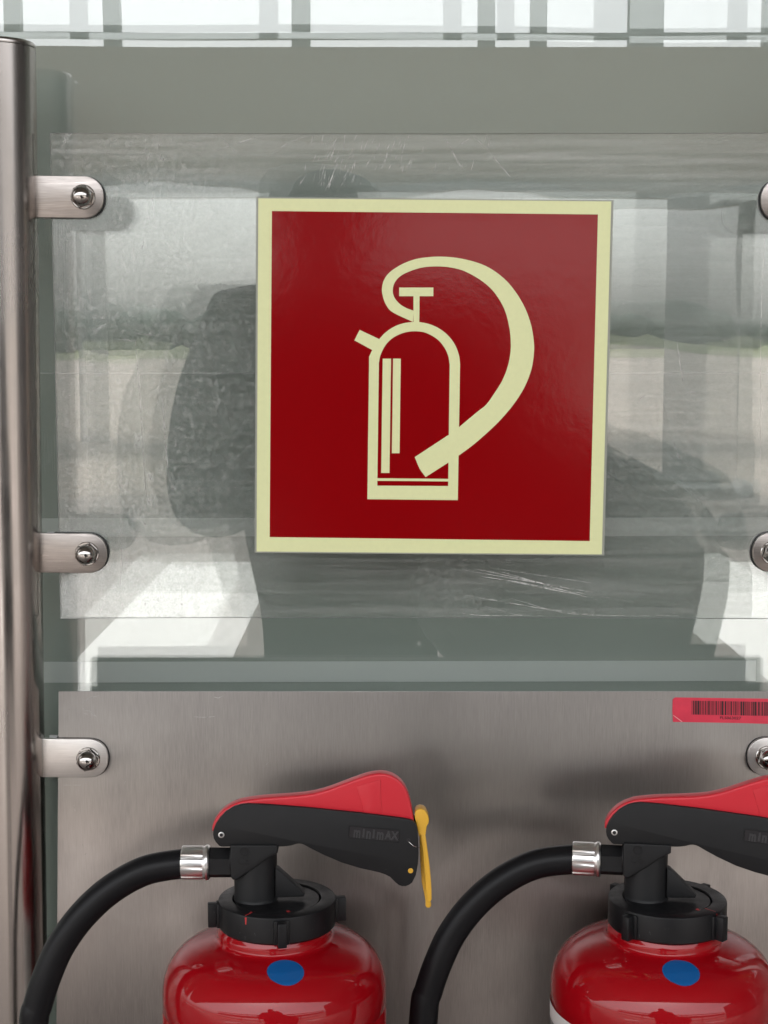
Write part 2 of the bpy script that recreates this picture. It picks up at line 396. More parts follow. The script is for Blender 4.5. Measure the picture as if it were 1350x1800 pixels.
# ------------------------------------------------------------------ posts with clamps
def clamp_outline(x0, x1, z0, z1, side, grow=0.0):
    r = (z1-z0)/2 + grow; zc = (z0+z1)/2; pts = []
    xe = x1 - side*(z1-z0)/2
    pts = [(x0, zc-r)]
    rr = r*0.86
    n = 18
    for k in range(n+1):
        a = -math.pi/2 + math.pi*k/n
        # super-ellipse end: straight sides, round nose
        ca, sa = math.cos(a), math.sin(a)
        pts.append((xe + side*r*abs(ca)**0.92, zc + r*math.copysign(abs(sa)**0.92, sa)))
    pts.append((x0, zc+r))
    return pts if side > 0 else pts[::-1]

def make_post(xc, label, rows, side):
    t = tag(empty('support_post', (xc, 0, GZ)), label, 'post', 'tubular posts holding the panels')
    r0 = 0.0302; zt = at(62, 78, 0)[1]
    lathe('tube', [(r0-0.003, GZ), (r0, GZ), (r0, zt-0.0032), (r0-0.0006, zt-0.003)], 96, (xc, 0, 0), M['post'], t, smooth=50)
    lathe('end_cap', [(0.001, zt+0.0018), (r0-0.0016, zt+0.0018), (r0-0.0004, zt+0.0008), (r0+0.0001, zt-0.0006), (r0-0.0001, zt-0.0026), (0.02, zt-0.0027)], 96, (xc, 0, 0), M['post'], t, smooth=50)
    for (pz0, pz1, xe) in rows:
        z1 = at(120, pz0, -0.004)[1]; z0 = at(120, pz1, -0.004)[1]; zc = (z0+z1)/2
        x0 = xc + side*(r0 - 0.0008)
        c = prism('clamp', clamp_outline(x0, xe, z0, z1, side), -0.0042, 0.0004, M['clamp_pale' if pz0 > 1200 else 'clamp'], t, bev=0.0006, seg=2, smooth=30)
        prism('gasket', clamp_outline(x0+side*0.012, xe+side*0.0005, z0, z1, side, 0.0003), 0.00045, 0.0052, M['rubber'], c)
        prism('rear_plate', clamp_outline(x0+side*0.004, xe, z0, z1, side), 0.0078, 0.0108, M['nylon'], c)
        xb = xe - side*0.0170
        nut = bmesh.new()
        lathe_bm(nut, [(0.0104, 0.0), (0.0104, 0.0012), (0.0098, 0.0017), (0.004, 0.0018)], 40, Matrix.Translation((xb, -0.0044, zc)) @ Matrix.Rotation(R(90), 4, 'X'))
        fin('washer', nut, M['chrome'], c, 35)
        nut = bmesh.new()
        MM = Matrix.Translation((xb, -0.0063, zc)) @ Matrix.Rotation(R(90), 4, 'X') @ Matrix.Rotation(R(17), 4, 'Z')
        lathe_bm(nut, [(0.0097, 0.0), (0.0099, 0.0004), (0.0099, 0.0050), (0.0090, 0.0060)], 6, MM)
        lathe_bm(nut, [(0.0086, 0.0050)] + [(0.0086*math.cos(a*math.pi/16), 0.0060+0.0076*math.sin(a*math.pi/16)) for a in range(0, 8)] + [(0.0002, 0.0136)], 32, MM)
        fin('cap_nut', nut, M['chrome'], c, 28)
    return t
xl = at(62, 80, 0)[0] - 0.0302
xr = 0.425
rowsL = ((307.5, 381.5, -0.2356), (936.5, 1006, -0.2351), (1298, 1365.5, -0.2357))
postL = make_post(xl, 'brushed steel tube post along the left edge with three bolted clamps', rowsL, 1)
postL.rotation_euler.y = R(0.6); postL.location.x -= 1.75*math.sin(R(0.6))       # the post leans a little
rowsR = ((313.5, 389, 0.3185), (936, 1006, 0.3188), (1297, 1364, 0.3190))
make_post(xr, 'steel post beyond the right edge, only its rounded clamp ends showing', rowsR, -1)

# ------------------------------------------------------------------ acrylic sheet
AX0, AX1 = at(88, 230, 0.004)[0], 0.372
AZ1, AZ0 = at(700, 234, 0.004)[1], at(700, 1087, 0.004)[1]
def surf(x): return 0.0052*(1 - min(1.3, (x/0.31)**2)) if x > -0.4 else 0
bm = bmesh.new(); NX, NZ = 60, 40; YF, YB = 0.0016, 0.0056
grid = {}
for s, y in ((0, YF), (1, YB)):
    for i in range(NX+1):
        for j in range(NZ+1):
            x = AX0 + (AX1-AX0)*i/NX; z = AZ0 + (AZ1-AZ0)*j/NZ
            grid[s, i, j] = bm.verts.new((x, y + max(surf(x), 0) + 0.0007*noise.noise((x*5, 0.3, z*6)), z))
for s in (0, 1):
    for i in range(NX):
        for j in range(NZ):
            f = [grid[s, i, j], grid[s, i+1, j], grid[s, i+1, j+1], grid[s, i, j+1]]
            bm.faces.new(f if s == 0 else f[::-1])
def rim(a): 
    for k in range(len(a)-1): bm.faces.new((grid[(0,)+a[k]], grid[(1,)+a[k]], grid[(1,)+a[k+1]], grid[(0,)+a[k+1]]))
rim([(i, 0) for i in range(NX+1)]); rim([(i, NZ) for i in range(NX+1)]); rim([(0, j) for j in range(NZ+1)]); rim([(NX, j) for j in range(NZ+1)])
for f in bm.faces:
    f.normal_update()
    if abs(f.normal.y) < 0.5: f.material_index = 1
acr = tag(fin('acrylic_sheet', bm, M['acrylic'], None, 60), 'scratched clear acrylic sheet clamped behind the red sign', 'acrylic sheet')
acr.data.materials.append(mat('sawn_acrylic_edge', (0.30, 0.31, 0.30), 0.5))

# scratches: thin raised burrs on the sheet, plus some painted reflected folds
def ribbon(bm, P, wd):
    P = [Vector(p) for p in P]; vs = []
    for i, p in enumerate(P):
        t = (P[min(i+1, len(P)-1)] - P[max(i-1, 0)]).normalized(); n = Vector((-t.z, 0, t.x))
        u = i/(len(P)-1); ww = wd*(0.25 + 0.75*math.sin(math.pi*min(1, max(0, u*0.94+0.03))))
        vs.append((bm.verts.new(p + n*ww/2), bm.verts.new(p - n*ww/2)))
    for a, b in zip(vs, vs[1:]): bm.faces.new((a[0], a[1], b[1], b[0]))
def spx(px, py, eps=0.0003):
    x, z = at(px, py, 0.004); y = YF + max(surf(x), 0) + 0.0007*noise.noise((x*5, 0.3, z*6)) - eps
    x, z = at(px, py, y); return (x, y, z)
bm = bmesh.new(); random.seed(3)
SCR = [([(380, 265), (415, 252), (455, 240)], 0.0007), ([(388, 241), (402, 256), (413, 268)], 0.0006), ([(480, 268), (510, 250), (540, 239)], 0.0005),
       ([(782, 242), (800, 275), (824, 318)], 0.0011), ([(832, 238), (860, 268), (898, 312)], 0.0008), ([(798, 262), (815, 250), (826, 243)], 0.0006),
       ([(1190, 600), (1196, 645), (1204, 685)], 0.0007), ([(1205, 691), (1215, 689), (1222, 690), (1221, 700), (1215, 696)], 0.0006),
       ([(1182, 770), (1190, 795), (1202, 815)], 0.0006), ([(1123, 708), (1128, 698), (1137, 696)], 0.0006),
       ([(205, 600), (218, 596), (232, 600)], 0.0009), ([(232, 584), (256, 588), (300, 591)], 0.0005), ([(238, 600), (246, 700), (252, 800), (258, 880)], 0.0010),
       ([(285, 700), (292, 790), (300, 860)], 0.0009), ([(212, 925), (214, 980), (211, 1028)], 0.0014), ([(214, 1058), (218, 1078)], 0.0009),
       ([(183, 1060), (176, 1078)], 0.0006), ([(225, 1050), (245, 1038)], 0.0006), ([(1345, 400), (1338, 560), (1336, 860)], 0.0006)]
for P, wd in SCR:
    Q = [Vector(spx(*p)) for p in P]; ribbon(bm, catmull(Q, 5) if len(Q) > 2 else Q, wd*0.75)
for k in range(95):                                   # two scuffed patches of short slanted strokes at the top edge
    cx, cy = (random.gauss(590, 28), random.uniform(240, 330)) if k < 60 else (random.gauss(690, 20)+random.uniform(0, 190)*(k % 3 == 0), random.uniform(240, 300))
    a = random.uniform(R(95), R(122)); l = random.uniform(8, 30)
    ribbon(bm, [spx(cx + math.cos(a)*l*u, cy + math.sin(a)*l*u) for u in (-.5, 0, .5)], random.uniform(0.0002, 0.0005))
for k in range(55):                                   # nicks and dust specks
    px, py = random.uniform(95, 450) if k < 38 else random.uniform(1075, 1345), random.uniform(245, 1080); a = random.uniform(0, 3.1); l = random.uniform(1.5, 5)
    ribbon(bm, [spx(px + math.cos(a)*l*u, py + math.sin(a)*l*u) for u in (-.5, 0, .5)], random.uniform(0.0003, 0.0008))
for k in range(11):                                   # pale streaks below right, drawn in for reflected fold lines
    y0 = random.uniform(985, 1080); x0 = random.uniform(810, 900); l = random.uniform(60, 300); sl = random.uniform(0.12, 0.3)
    ribbon(bm, catmull([spx(x0 + l*u, min(1082, y0 + l*u*sl)) for u in (0, .3, .6, 1)], 4), random.uniform(0.0003, 0.0008))
o = fin('scratches', bm, M['scratch'], acr); o['kind'] = 'stuff'

# ------------------------------------------------------------------ sign
sign = tag(empty('fire_extinguisher_sign', (0.04, 0.0, -0.03)), 'square red and cream fire extinguisher pictogram sign stuck on the clear sheet', 'sign')
SB = YF - 0.0004
sf = lambda x: max(surf(x), 0)
def spts(lst, Y):
    out = []
    for p in lst:
        x, z = at(p[0], p[1], Y + 0.004)
        x, z = at(p[0], p[1], Y + sf(x)); out.append((x, z))
    return out
def dens(lst, n=14):
    o = []
    for a, b in zip(lst, lst[1:] + lst[:1]):
        for k in range(n): o.append((a[0]+(b[0]-a[0])*k/n, a[1]+(b[1]-a[1])*k/n))
    return o
def sheetpoly(name, pts, y_back, th, m, parent, holes=()):
    Yf = y_back - th
    return prism(name, spts(pts, Yf), Yf, y_back, m, parent, holes=[spts(h, Yf) for h in holes], yf=sf)
def grid_panel(name, c, y_back, th, m, parent, n=24):
    """quadrilateral panel following the bowed sheet"""
    bm = bmesh.new(); Yf = y_back - th; V = {}
    for s in (0, 1):
        for i in range(n+1):
            for j in range(n+1):
                u, v = i/n, j/n
                p = [(1-u)*(1-v)*c[0][k] + u*(1-v)*c[1][k] + u*v*c[2][k] + (1-u)*v*c[3][k] for k in (0, 1)]
                x, z = spts([p], Yf)[0]; V[s, i, j] = bm.verts.new((x, (Yf if s == 0 else y_back) + sf(x), z))
    for s in (0, 1):
        for i in range(n):
            for j in range(n): bm.faces.new((V[s, i, j], V[s, i+1, j], V[s, i+1, j+1], V[s, i, j+1]))
    ring = [(i, 0) for i in range(n)] + [(n, j) for j in range(n)] + [(i, n) for i in range(n, 0, -1)] + [(0, j) for j in range(n, 0, -1)]
    for a, b in zip(ring, ring[1:] + ring[:1]): bm.faces.new((V[(0,)+a], V[(0,)+b], V[(1,)+b], V[(1,)+a]))
    return fin(name, bm, m, parent, 40)
grid_panel('backing_sheet', [(450.5, 346), (1078.5, 352), (1062, 976.5), (447.5, 971.5)], SB, 0.0009, M['signedge'], sign)
grid_panel('cream_border', [(454, 348.5), (1074.5, 354), (1058, 974.5), (451, 969.5)], SB-0.0009, 0.0003, M['cream'], sign)
grid_panel('red_field', [(478, 371), (1051, 377), (1036.5, 951), (474, 944)], SB-0.0012, 0.00015, M['signred'], sign)
Z8 = lambda l: [(590 + x*0.28148, 430 + y*0.28144) for x, y in l]
def smoothloop(l, keep):
    """catmull through the points, keeping listed corner indices sharp"""
    out = []; n = len(l)
    ks = sorted(keep)
    for a, b in zip(ks, ks[1:] + [ks[0] + n]):
        seg = [Vector((*l[i % n], 0)) for i in range(a, b+1)]
        q = catmull(seg, 4) if len(seg) > 2 else seg
        out += [(v.x, v.y) for v in q[:-1]]
    return out
hose_o = [(483, 483), (360, 425), (320, 385), (298, 335), (289, 280), (300, 225), (330, 180), (375, 145), (430, 115), (500, 90), (580, 78), (660, 75), (760, 83), (870, 108), (960, 145), (1050, 210), (1120, 290), (1180, 390), (1220, 500), (1237, 600), (1238, 680), (1222, 780), (1180, 890), (1110, 1000), (1020, 1105), (930, 1190), (850, 1258), (768, 1318)]
noz = [(703, 1362), (562, 1452), (525, 1400), (494, 1327), (706, 1188)]
hose_i = [(773, 1138), (890, 1040), (940, 1000), (990, 930), (1040, 850), (1075, 760), (1092, 670), (1093, 600), (1085, 520), (1060, 420), (1020, 340), (960, 265), (880, 205), (790, 160), (700, 140), (620, 136), (540, 143), (460, 168), (400, 200), (365, 245), (357, 295), (370, 335), (400, 370), (440, 395), (487, 413)]
hl = hose_o + noz + hose_i; a0 = len(hose_o)
hl = smoothloop(hl, [0, a0-1, a0, a0+1, a0+3, a0+4, a0+5, len(hl)-1])
PB = SB - 0.00135
sheetpoly('pictogram_hose', Z8(hl), PB, 0.00022, M['cream'], sign)
outer = [(198, 1590), (209, 700), (230, 655), (272, 590), (310, 550), (360, 515), (420, 492), (495, 483), (570, 492), (640, 520), (700, 565), (745, 625), (770, 690), (777, 745), (763, 1596)]
inner = [(260, 1505), (270, 740), (280, 690), (310, 630), (350, 588), (400, 560), (450, 545), (500, 541), (550, 547), (600, 568), (645, 600), (680, 645), (703, 695), (712, 750), (703, 1508)]
outer = smoothloop(outer, [0, 1, 2, 3, 13, 14]); inner = smoothloop(inner, [0, 1, 13, 14])
sheetpoly('pictogram_cylinder', Z8(outer), PB, 0.00016, M['cream'], sign, holes=[Z8(inner)])
sheetpoly('pictogram_spout', Z8([(150, 532), (276, 592), (232, 660), (117, 598)]), PB, 0.00018, M['cream'], sign)
sheetpoly('pictogram_knob', Z8([(397, 268), (610, 268), (610, 322), (524, 322), (522, 492), (486, 492), (486, 322), (397, 322)]), PB, 0.0002, M['cream'], sign)
sheetpoly('pictogram_bar', Z8([(294, 712), (346, 712), (336, 1426), (284, 1426)]), PB, 0.00016, M['cream'], sign)
sheetpoly('pictogram_bar', Z8([(359, 712), (407, 712), (399, 1303), (351, 1303)]), PB, 0.00016, M['cream'], sign)
sheetpoly('pictogram_line', Z8([(258, 1459), (705, 1463), (705, 1479), (258, 1475)]), PB, 0.00014, M['cream'], sign)

# ------------------------------------------------------------------ steel back plate and sticker
PX0, PZ1, PYF = at(103, 1215, 0.001)[0], at(700, 1215.5, 0.001)[1], 0.001
pl = tag(empty('steel_back_plate', (0, 0.002, -1.12)), 'brushed stainless steel plate behind the two fire extinguishers', 'metal plate')
prism('plate', [(PX0, PZ1), (0.368, PZ1), (0.372, -1.10), (PX0-0.0225, -1.10)], PYF, PYF+0.002, M['plate'], pl, bev=0.0003, smooth=40)
box('tray', PX0+0.02, 0.365, -0.215, PYF-0.0002, -1.052, -1.048, M['plate'], pl)
bm = bmesh.new(); random.seed(5)
def ppx(px, py): x, z = at(px, py, PYF-0.0003); return (x, PYF-0.0003, z)
for P in ([(341, 1260), (362, 1261), (378, 1259)], [(111, 1380), (142, 1380)], [(145, 1245), (160, 1252), (170, 1260)], [(146, 1254), (168, 1258)], [(130, 1415), (132, 1426)], [(143, 1238), (155, 1228), (176, 1222)],
          [(462, 1350), (472, 1340)], [(1130, 1230), (1165, 1229)], [(370, 1224), (384, 1227), (395, 1222)], [(720, 1332), (728, 1330)]):
    ribbon(bm, [ppx(*p) for p in P], 0.0006)
for k in range(30):
    px, py = random.uniform(110, 1340), random.uniform(1220, 1790); l = random.uniform(2, 7); a = random.gauss(1.57, 0.7)
    ribbon(bm, [ppx(px+math.cos(a)*l*u, py+math.sin(a)*l*u) for u in (-.5, 0, .5)], random.uniform(0.0002, 0.0005))
o = fin('scratches', bm, M['scratch'], pl); o['kind'] = 'stuff'

st = tag(empty('barcode_sticker', (0.29, 0.0, -0.33)), 'pinkish red barcode sticker on the steel plate at the right edge', 'sticker')
SY = PYF - 0.0004
def stp(l): return [at(x, y, SY) for x, y in l]
prism('film', stp([(1182.5, 1229), (1187, 1226), (1300, 1227.5), (1400, 1229), (1400, 1274), (1300, 1271), (1183, 1269), (1182, 1250)]), SY, SY+0.00025, M['sticker'], st)
prism('fold', stp([(1182.5, 1257), (1184, 1257), (1200, 1268.4), (1197.5, 1268.6)]), SY-0.0002, SY-0.00005, mat('crease_pink', (0.8, 0.35, 0.36), 0.5), st)
random.seed(21); x = 1216.0
while x < 1392:
    wd = random.choice((0.8, 0.8, 1.3, 1.9, 2.6)); dy = (x-1216)*0.018
    prism('bar', stp([(x, 1231.5+dy), (x+wd, 1231.5+dy), (x+wd, 1256+dy), (x, 1256+dy)]), SY-0.00012, SY-0.00003, M['ink'], st)
    x += wd + random.choice((0.7, 0.7, 1.0, 1.6))
tx, tz = at(1284, 1262.3, SY-0.0001)
text('number', 'FLS063027', 0.0034, M['ink'], st, Matrix.Translation((tx, SY-0.00012, tz)) @ Matrix.Rotation(R(90), 4, 'X') @ Matrix.Rotation(R(-1), 4, 'Z'), 0.00004, 0.00004, 1.25)

# ------------------------------------------------------------------ fire extinguishers
YA = -0.102
AXX, ZT = at(487, 1577, YA)                        # cap axis and cap top
BX = at(483, 1740, YA)[0]; RB = 0.0922             # cylinder axis
Z1 = lambda l: [(340 + x*0.32593, 1330 + y*0.32599) for x, y in l]
Z3 = lambda l: [(600 + x*0.13333, 1410 + y*0.13333) for x, y in l]
DOME = [(0.0425, -0.470), (0.0435, -0.4765), (0.0458, -0.4795), (0.0466, -0.482), (0.0462, -0.4842), (0.0468, -0.4862), (0.0490, -0.4874), (0.0550, -0.4889), (0.0650, -0.4921), (0.0750, -0.4967), (0.0820, -0.5026), (0.0870, -0.5095), (0.0902, -0.5168), (0.0917, -0.5240), (RB, -0.5310)]
def dome_z(r):
    for (a, za_), (b, zb_) in zip(DOME[5:], DOME[6:]):
        if a <= r <= b: return za_ + (zb_-za_)*(r-a)/(b-a)
    return DOME[-1][1]

def make_extinguisher(lug_rot, marks, label_top, label_a0, label_a1, dot_x=0.0130):
    t = empty('fire_extinguisher', (AXX, YA, -1.048))
    # steel cylinder
    sm = [(v.x, v.y) for v in catmull([(a, b, 0) for a, b in DOME[6:]], 4)]
    prof = DOME[:6] + sm + [(RB, -0.5425), (RB-0.0007, -0.5436), (RB-0.0007, -0.5446), (RB, -0.5456), (RB, -0.99), (RB-0.004, -1.01), (RB-0.012, -1.02), (RB-0.012, -1.048), (0.07, -1.048)]
    cyl = lathe('cylinder', prof, 128, (BX, YA, 0), M['redpaint'], t, smooth=50)
    # blue round sticker lying on the shoulder
    bm = bmesh.new(); x0, y0, rd = dot_x, -0.0625, 0.0146
    cen = None; rings = []
    for i in range(1, 7):
        rr = rd*i/6
        rings.append([bm.verts.new((BX + x0 + rr*math.cos(2*math.pi*k/48), YA + y0 + 0.90*rr*math.sin(2*math.pi*k/48), 0)) for k in range(48)])
    for v in bm.verts: v.co.z = dome_z(math.hypot(v.co.x-BX, v.co.y-YA)) + 0.0004
    bm.faces.new(rings[0])
    for a, b in zip(rings, rings[1:]):
        for k in range(48): bm.faces.new((a[k], a[(k+1) % 48], b[(k+1) % 48], b[k]))
    fin('round_sticker', bm, M['blue'], cyl, 60)
    # paper label wrapped on the body
    bm = bmesh.new(); vs = []; n = 40
    for k in range(n+1):
        a = R(label_a0 + (label_a1-label_a0)*k/n); r = RB + 0.0004
        vs.append([bm.verts.new((BX + r*math.cos(a), YA + r*math.sin(a), z)) for z in (label_top, label_top-0.20)])
    for a, b in zip(vs, vs[1:]): bm.faces.new((a[0], b[0], b[1], a[1]))
    lab = fin('paper_label', bm, M['paper'], cyl, 60)
    bm = bmesh.new()
    for row in range(6):                           # heavy first line of print, then finer lines
        z0 = label_top - 0.0125 - row*0.012; hh = 0.0085 if row == 0 else 0.004
        a = label_a0 + 4; rr = random.Random(row)
        while a < label_a1 - 14:
            da = rr.uniform(0.7, 1.3) if row == 0 else rr.uniform(1.5, 4)
            r = RB + 0.0007; q = []
            for aa in (a, a+da): q.append([(BX + r*math.cos(R(aa)), YA + r*math.sin(R(aa)), z) for z in (z0, z0-hh)])
            V = [bm.verts.new(p) for p in (q[0][0], q[1][0], q[1][1], q[0][1])]; bm.faces.new(V)
            a += da + rr.uniform(0.7, 1.5)
    o = fin('label_print', bm, M['ink'], lab); o['kind'] = 'stuff'
    # screw cap ring with grip lugs
    rc = 0.0482; h = 0.0225
    cap = lathe('screw_cap', [(0.0360, ZT-0.004), (0.0362, ZT-0.0006), (0.0368, ZT), (rc-0.0016, ZT), (rc-0.0004, ZT-0.0006), (rc, ZT-0.0018), (rc, ZT-h+0.0015), (rc-0.0012, ZT-h), (0.040, ZT-h), (0.040, ZT-0.012)], 96, (AXX, YA, 0), M['cap'], t, smooth=35)
    lathe('cap_disc', [(0.001, ZT-0.0012), (0.0345, ZT-0.0012), (0.0352, ZT-0.002), (0.0352, ZT-0.006), (0.001, ZT-0.006)], 72, (AXX, YA, 0), M['cap'], t, smooth=35)
    for k in range(4):
        a = R(lug_rot + 90*k); bm = bmesh.new()
        add_box(bm, rc-0.002, rc+0.0085, -0.0036, 0.0036, -h+0.0006, -0.0022, 0.0008)
        add_box(bm, rc-0.0025, rc+0.0016, -0.0062, 0.0062, -h+0.0006, -0.0022, 0.0008)
        bmesh.ops.transform(bm, matrix=Matrix.Translation((AXX, YA, ZT)) @ Matrix.Rotation(a, 4, 'Z'), verts=bm.verts)
        fin('grip_lug', bm, M['cap'], cap, 40)
    for i, (a, r0, r1, wd) in enumerate(marks):    # red inspection paint strokes across cap and ring
        bm = bmesh.new(); ca, sa = math.cos(R(a)), math.sin(R(a))
        P = [(AXX + r*ca + 0.0006*math.sin(i+r*900), YA + r*sa, ZT + (0.0003 if r > 0.0361 else -0.0009)) for r in (r0, (r0*2+r1)/3, (r0+2*r1)/3, r1)]
        vs = [(bm.verts.new(Vector(p)+Vector((-sa, ca, 0))*wd*(0.5+0.3*math.sin(j*2))), bm.verts.new(Vector(p)-Vector((-sa, ca, 0))*wd*0.5)) for j, p in enumerate(P)]
        for q, s in zip(vs, vs[1:]): bm.faces.new((q[0], q[1], s[1], s[0]))
        if r1 > 0.046:
            e = [bm.verts.new((AXX + (rc+0.0003)*ca + d, YA + (rc+0.0003)*sa, ZT - 0.007)) for d in (-wd*0.25, wd*0.25)]
            f = [bm.verts.new((AXX + (rc+0.0003)*ca + d, YA + (rc+0.0003)*sa, ZT - 0.0012)) for d in (-wd*0.5, wd*0.5)]
            bm.faces.new((e[0], e[1], f[1], f[0]))
        fin('paint_mark', bm, M['redmark'], cap)
    # valve body
    vx, zt = at(449, 1489, YA); vx = at(449, 1550, YA)[0]; zt = at(449, 1486, YA)[1]
    bm = bmesh.new()
    lathe_bm(bm, [(0.0188, ZT-0.0014), (0.0180, ZT-0.0004), (0.0176, ZT+0.0012), (0.0176, zt), (0.004, zt)], 56, Matrix.Translation((vx, YA+0.003, 0)))
    x0 = at(405, 1510, YA)[0]; zb_ = at(405, 1541, YA-0.014)[1]
    lathe_bm(bm, [(0.0125, x0+0.0005), (0.0133, x0+0.003), (0.0133, vx)], 40, Matrix.Translation((0, YA, (zb_+zt)/2-0.0004)) @ Matrix.Rotation(R(90), 4, 'Y'))
    vb = fin('valve_body', bm, M['plastic'], t, 40)
    prism('valve_block', [at(*p, YA-0.0152) for p in ((405, 1486), (488, 1486), (488, 1500), (470, 1510), (447, 1527), (416, 1547), (409, 1547), (405, 1542))], YA-0.0152, YA+0.0165, M['plastic'], vb, bev=0.0012, seg=3, smooth=35)
    zc_m = at(430, 1497, YA-0.0152)
    lathe('moulded_emblem', [(0.0042, 0.0), (0.0042, 0.0004), (0.0034, 0.0005), (0.003, 0.0002), (0.0008, 0.0002)], 32, (zc_m[0], YA-0.0151, zc_m[1]), M['plastic'], vb, axis='Y')
    cx_, cz_ = at(428, 1515, YA-0.0154)
    text('moulded_mark', 'CE', 0.0085, M['plastic'], vb, Matrix.Translation((cx_, YA-0.0153, cz_)) @ Matrix.Rotation(R(90), 4, 'X'), 0.0003)
    prism('valve_rib', [at(*p, YA-0.006) for p in ((484, 1527), (489, 1528.5), (536, 1571), (534, 1576), (484, 1578))], YA-0.0065, YA+0.0045, M['plastic'], t, bev=0.0008, smooth=30)
    # hex nipple, ferrule and hose
    zx = at(345, 1516, YA)[1]; xa, xb = at(367, 1516, YA)[0], at(409, 1516, YA)[0]
    bm = bmesh.new()
    lathe_bm(bm, [(0.0118, xa), (0.0127, xa+0.0006), (0.0127, xb-0.0006), (0.0122, xb)], 6, Matrix.Translation((0, YA, zx)) @ Matrix.Rotation(R(90), 4, 'Y') @ Matrix.Rotation(0, 4, 'Z'))
    fin('hex_nipple', bm, M['plastic'], t, 25)
    fa, fb = at(320, 1516, YA)[0], at(369, 1516, YA)[0]; bm = bmesh.new(); n = 96; rings = []
    for u, r, fl in ((0, 0.0118, 0), (0, 0.0134, 1), (0.03, 0.0138, 1), (0.72, 0.0138, 1), (0.78, 0.0133, 0.3), (0.82, 0.0137, 0), (0.88, 0.0144, 0), (0.95, 0.0143, 0), (1.0, 0.0134, 0), (1.0, 0.0115, 0)):
        ring = []
        for k in range(n):
            a = 2*math.pi*k/n; rr = r - 0.0008*fl*(1 if math.cos(10*a) > 0.35 else 0)
            ring.append(bm.verts.new((fa+(fb-fa)*u, YA + rr*math.cos(a), zx + rr*math.sin(a))))
        rings.append(ring)
    for a, b in zip(rings, rings[1:]):
        for k in range(n): bm.faces.new((a[k], a[(k+1) % n], b[(k+1) % n], b[k]))
    fin('hose_ferrule', bm, M['ferrule'], t, 30)
    HP = [(345, 1516.5, 0), (322, 1518, 0), (256, 1530, -.001), (196, 1562.5, -.003), (146, 1608, -.006), (107.5, 1661, -.009), (83, 1715, -.012), (67, 1765, -.013), (59, 1808, -.014)]
    P = []
    for x, y, d in HP:
        X, Z = at(x, y, YA+d); P.append((X, YA+d, Z))
    x, y, z = P[-1]; P += [(x-0.004, y, z-0.10), (x+0.012, y, z-0.20), (x+0.05, y+0.004, z-0.30), (x+0.085, y+0.006, z-0.36)]
    tube('hose', catmull(P, 10), 0.01205, M['hose'], t, 28)
    # carrying handle: two black side cheeks, the red lever between them
    ch = Z1([(105, 420), (107, 395), (120, 365), (142, 332), (175, 297), (220, 270), (255, 260), (290, 256), (370, 258), (600, 275), (900, 305), (1100, 330), (1150, 337), (1180, 345), (1198, 360), (1208, 385), (1213, 450), (1215, 520), (1211, 580), (1200, 640), (1180, 680), (1165, 692), (1145, 700), (1125, 700), (1108, 694), (1090, 680), (1060, 650), (1035, 637), (1000, 625), (900, 603), (800, 573), (700, 530), (640, 500), (600, 478), (585, 472), (570, 470), (555, 472), (530, 480), (505, 484), (480, 486), (150, 487), (140, 483), (120, 462), (109, 442)])
    YC = YA - 0.0130
    front = prism('handle_cheek', [at(*p, YC) for p in ch], YC, YC+0.0040, M['plastic'], t, bev=0.0007, seg=2, smooth=30)
    prism('handle_cheek', [at(*p, YC) for p in ch], YA+0.0050, YA+0.0085, M['plastic'], t, bev=0.0007, seg=2, smooth=30)
    lv = Z1([(100, 400), (101, 375), (112, 345), (135, 313), (165, 284), (200, 262), (250, 241), (300, 229), (370, 217), (450, 207), (530, 198), (600, 188), (650, 178), (700, 165), (750, 149), (800, 130), (850, 111), (900, 93), (940, 80), (975, 73), (1010, 70), (1042, 73), (1070, 82), (1098, 97), (1122, 118), (1142, 145), (1156, 174), (1168, 210), (1178, 255), (1186, 300), (1192, 350), (1180, 380), (900, 360), (600, 320), (300, 300), (200, 320), (150, 370), (130, 410)])
    lev = prism('squeeze_lever', [(x, z-0.0034*min(1, max(0.1, (p[0]-400)/150))) for p in lv for x, z in [at(*p, YA-0.0085)]], YA-0.0087, YA+0.0046, M['redplastic'], t, bev=0.0020, seg=4, smooth=50)
    gp = Z1([(880, 140), (1008, 100), (1012, 200), (1025, 335), (932, 322), (925, 285), (905, 215)])
    prism('grip_panel', [(x, z-0.0036) for p in gp for x, z in [at(*p, YA-0.009)]], YA-0.0092, YA-0.0082, M['redplastic'], lev, bev=0.0003, smooth=30)
    x, z = at(389, 1467.6, YC)
    lathe('pivot_rivet', [(0.0014, 0.0), (0.0014, 0.0004), (0.0017, 0.0008), (0.0024, 0.0006), (0.0026, -0.0002), (0.0026, -0.001)], 24, (x, YC, z), M['ferrule'], t, axis='Y')
    lathe('rivet_bore', [(0.0001, 0.0003), (0.0015, 0.0003), (0.0015, -0.0005)], 16, (x, YC, z), M['ink'], t, axis='Y')
    x, z = at(721.7, 1530.6, YC)
    lathe('pin_end', [(0.0001, 0.0007), (0.0016, 0.0007), (0.0021, 0.0003), (0.0021, -0.001)], 24, (x, YC, z), M['yellow'], t, axis='Y')
    # moulded maker's plate on the front cheek
    lp = [(613.5, 1450.5), (703.5, 1459), (701.5, 1481.5), (612, 1473)]
    pt = [at(*p, YC) for p in lp]
    cxp = sum(p[0] for p in pt)/4; czp = sum(p[1] for p in pt)/4; g = 0.93
    prism('plate_frame', pt, YC-0.00045, YC+0.0002, M['plastic'], front, holes=[[(cxp+(p[0]-cxp)*0.965, czp+(p[1]-czp)*0.86) for p in pt]])
    prism('plate_ground', [(cxp+(p[0]-cxp)*0.97, czp+(p[1]-czp)*0.87) for p in pt], YC-0.0001, YC+0.0002, M['ink'], front)
    xo = -0.0178
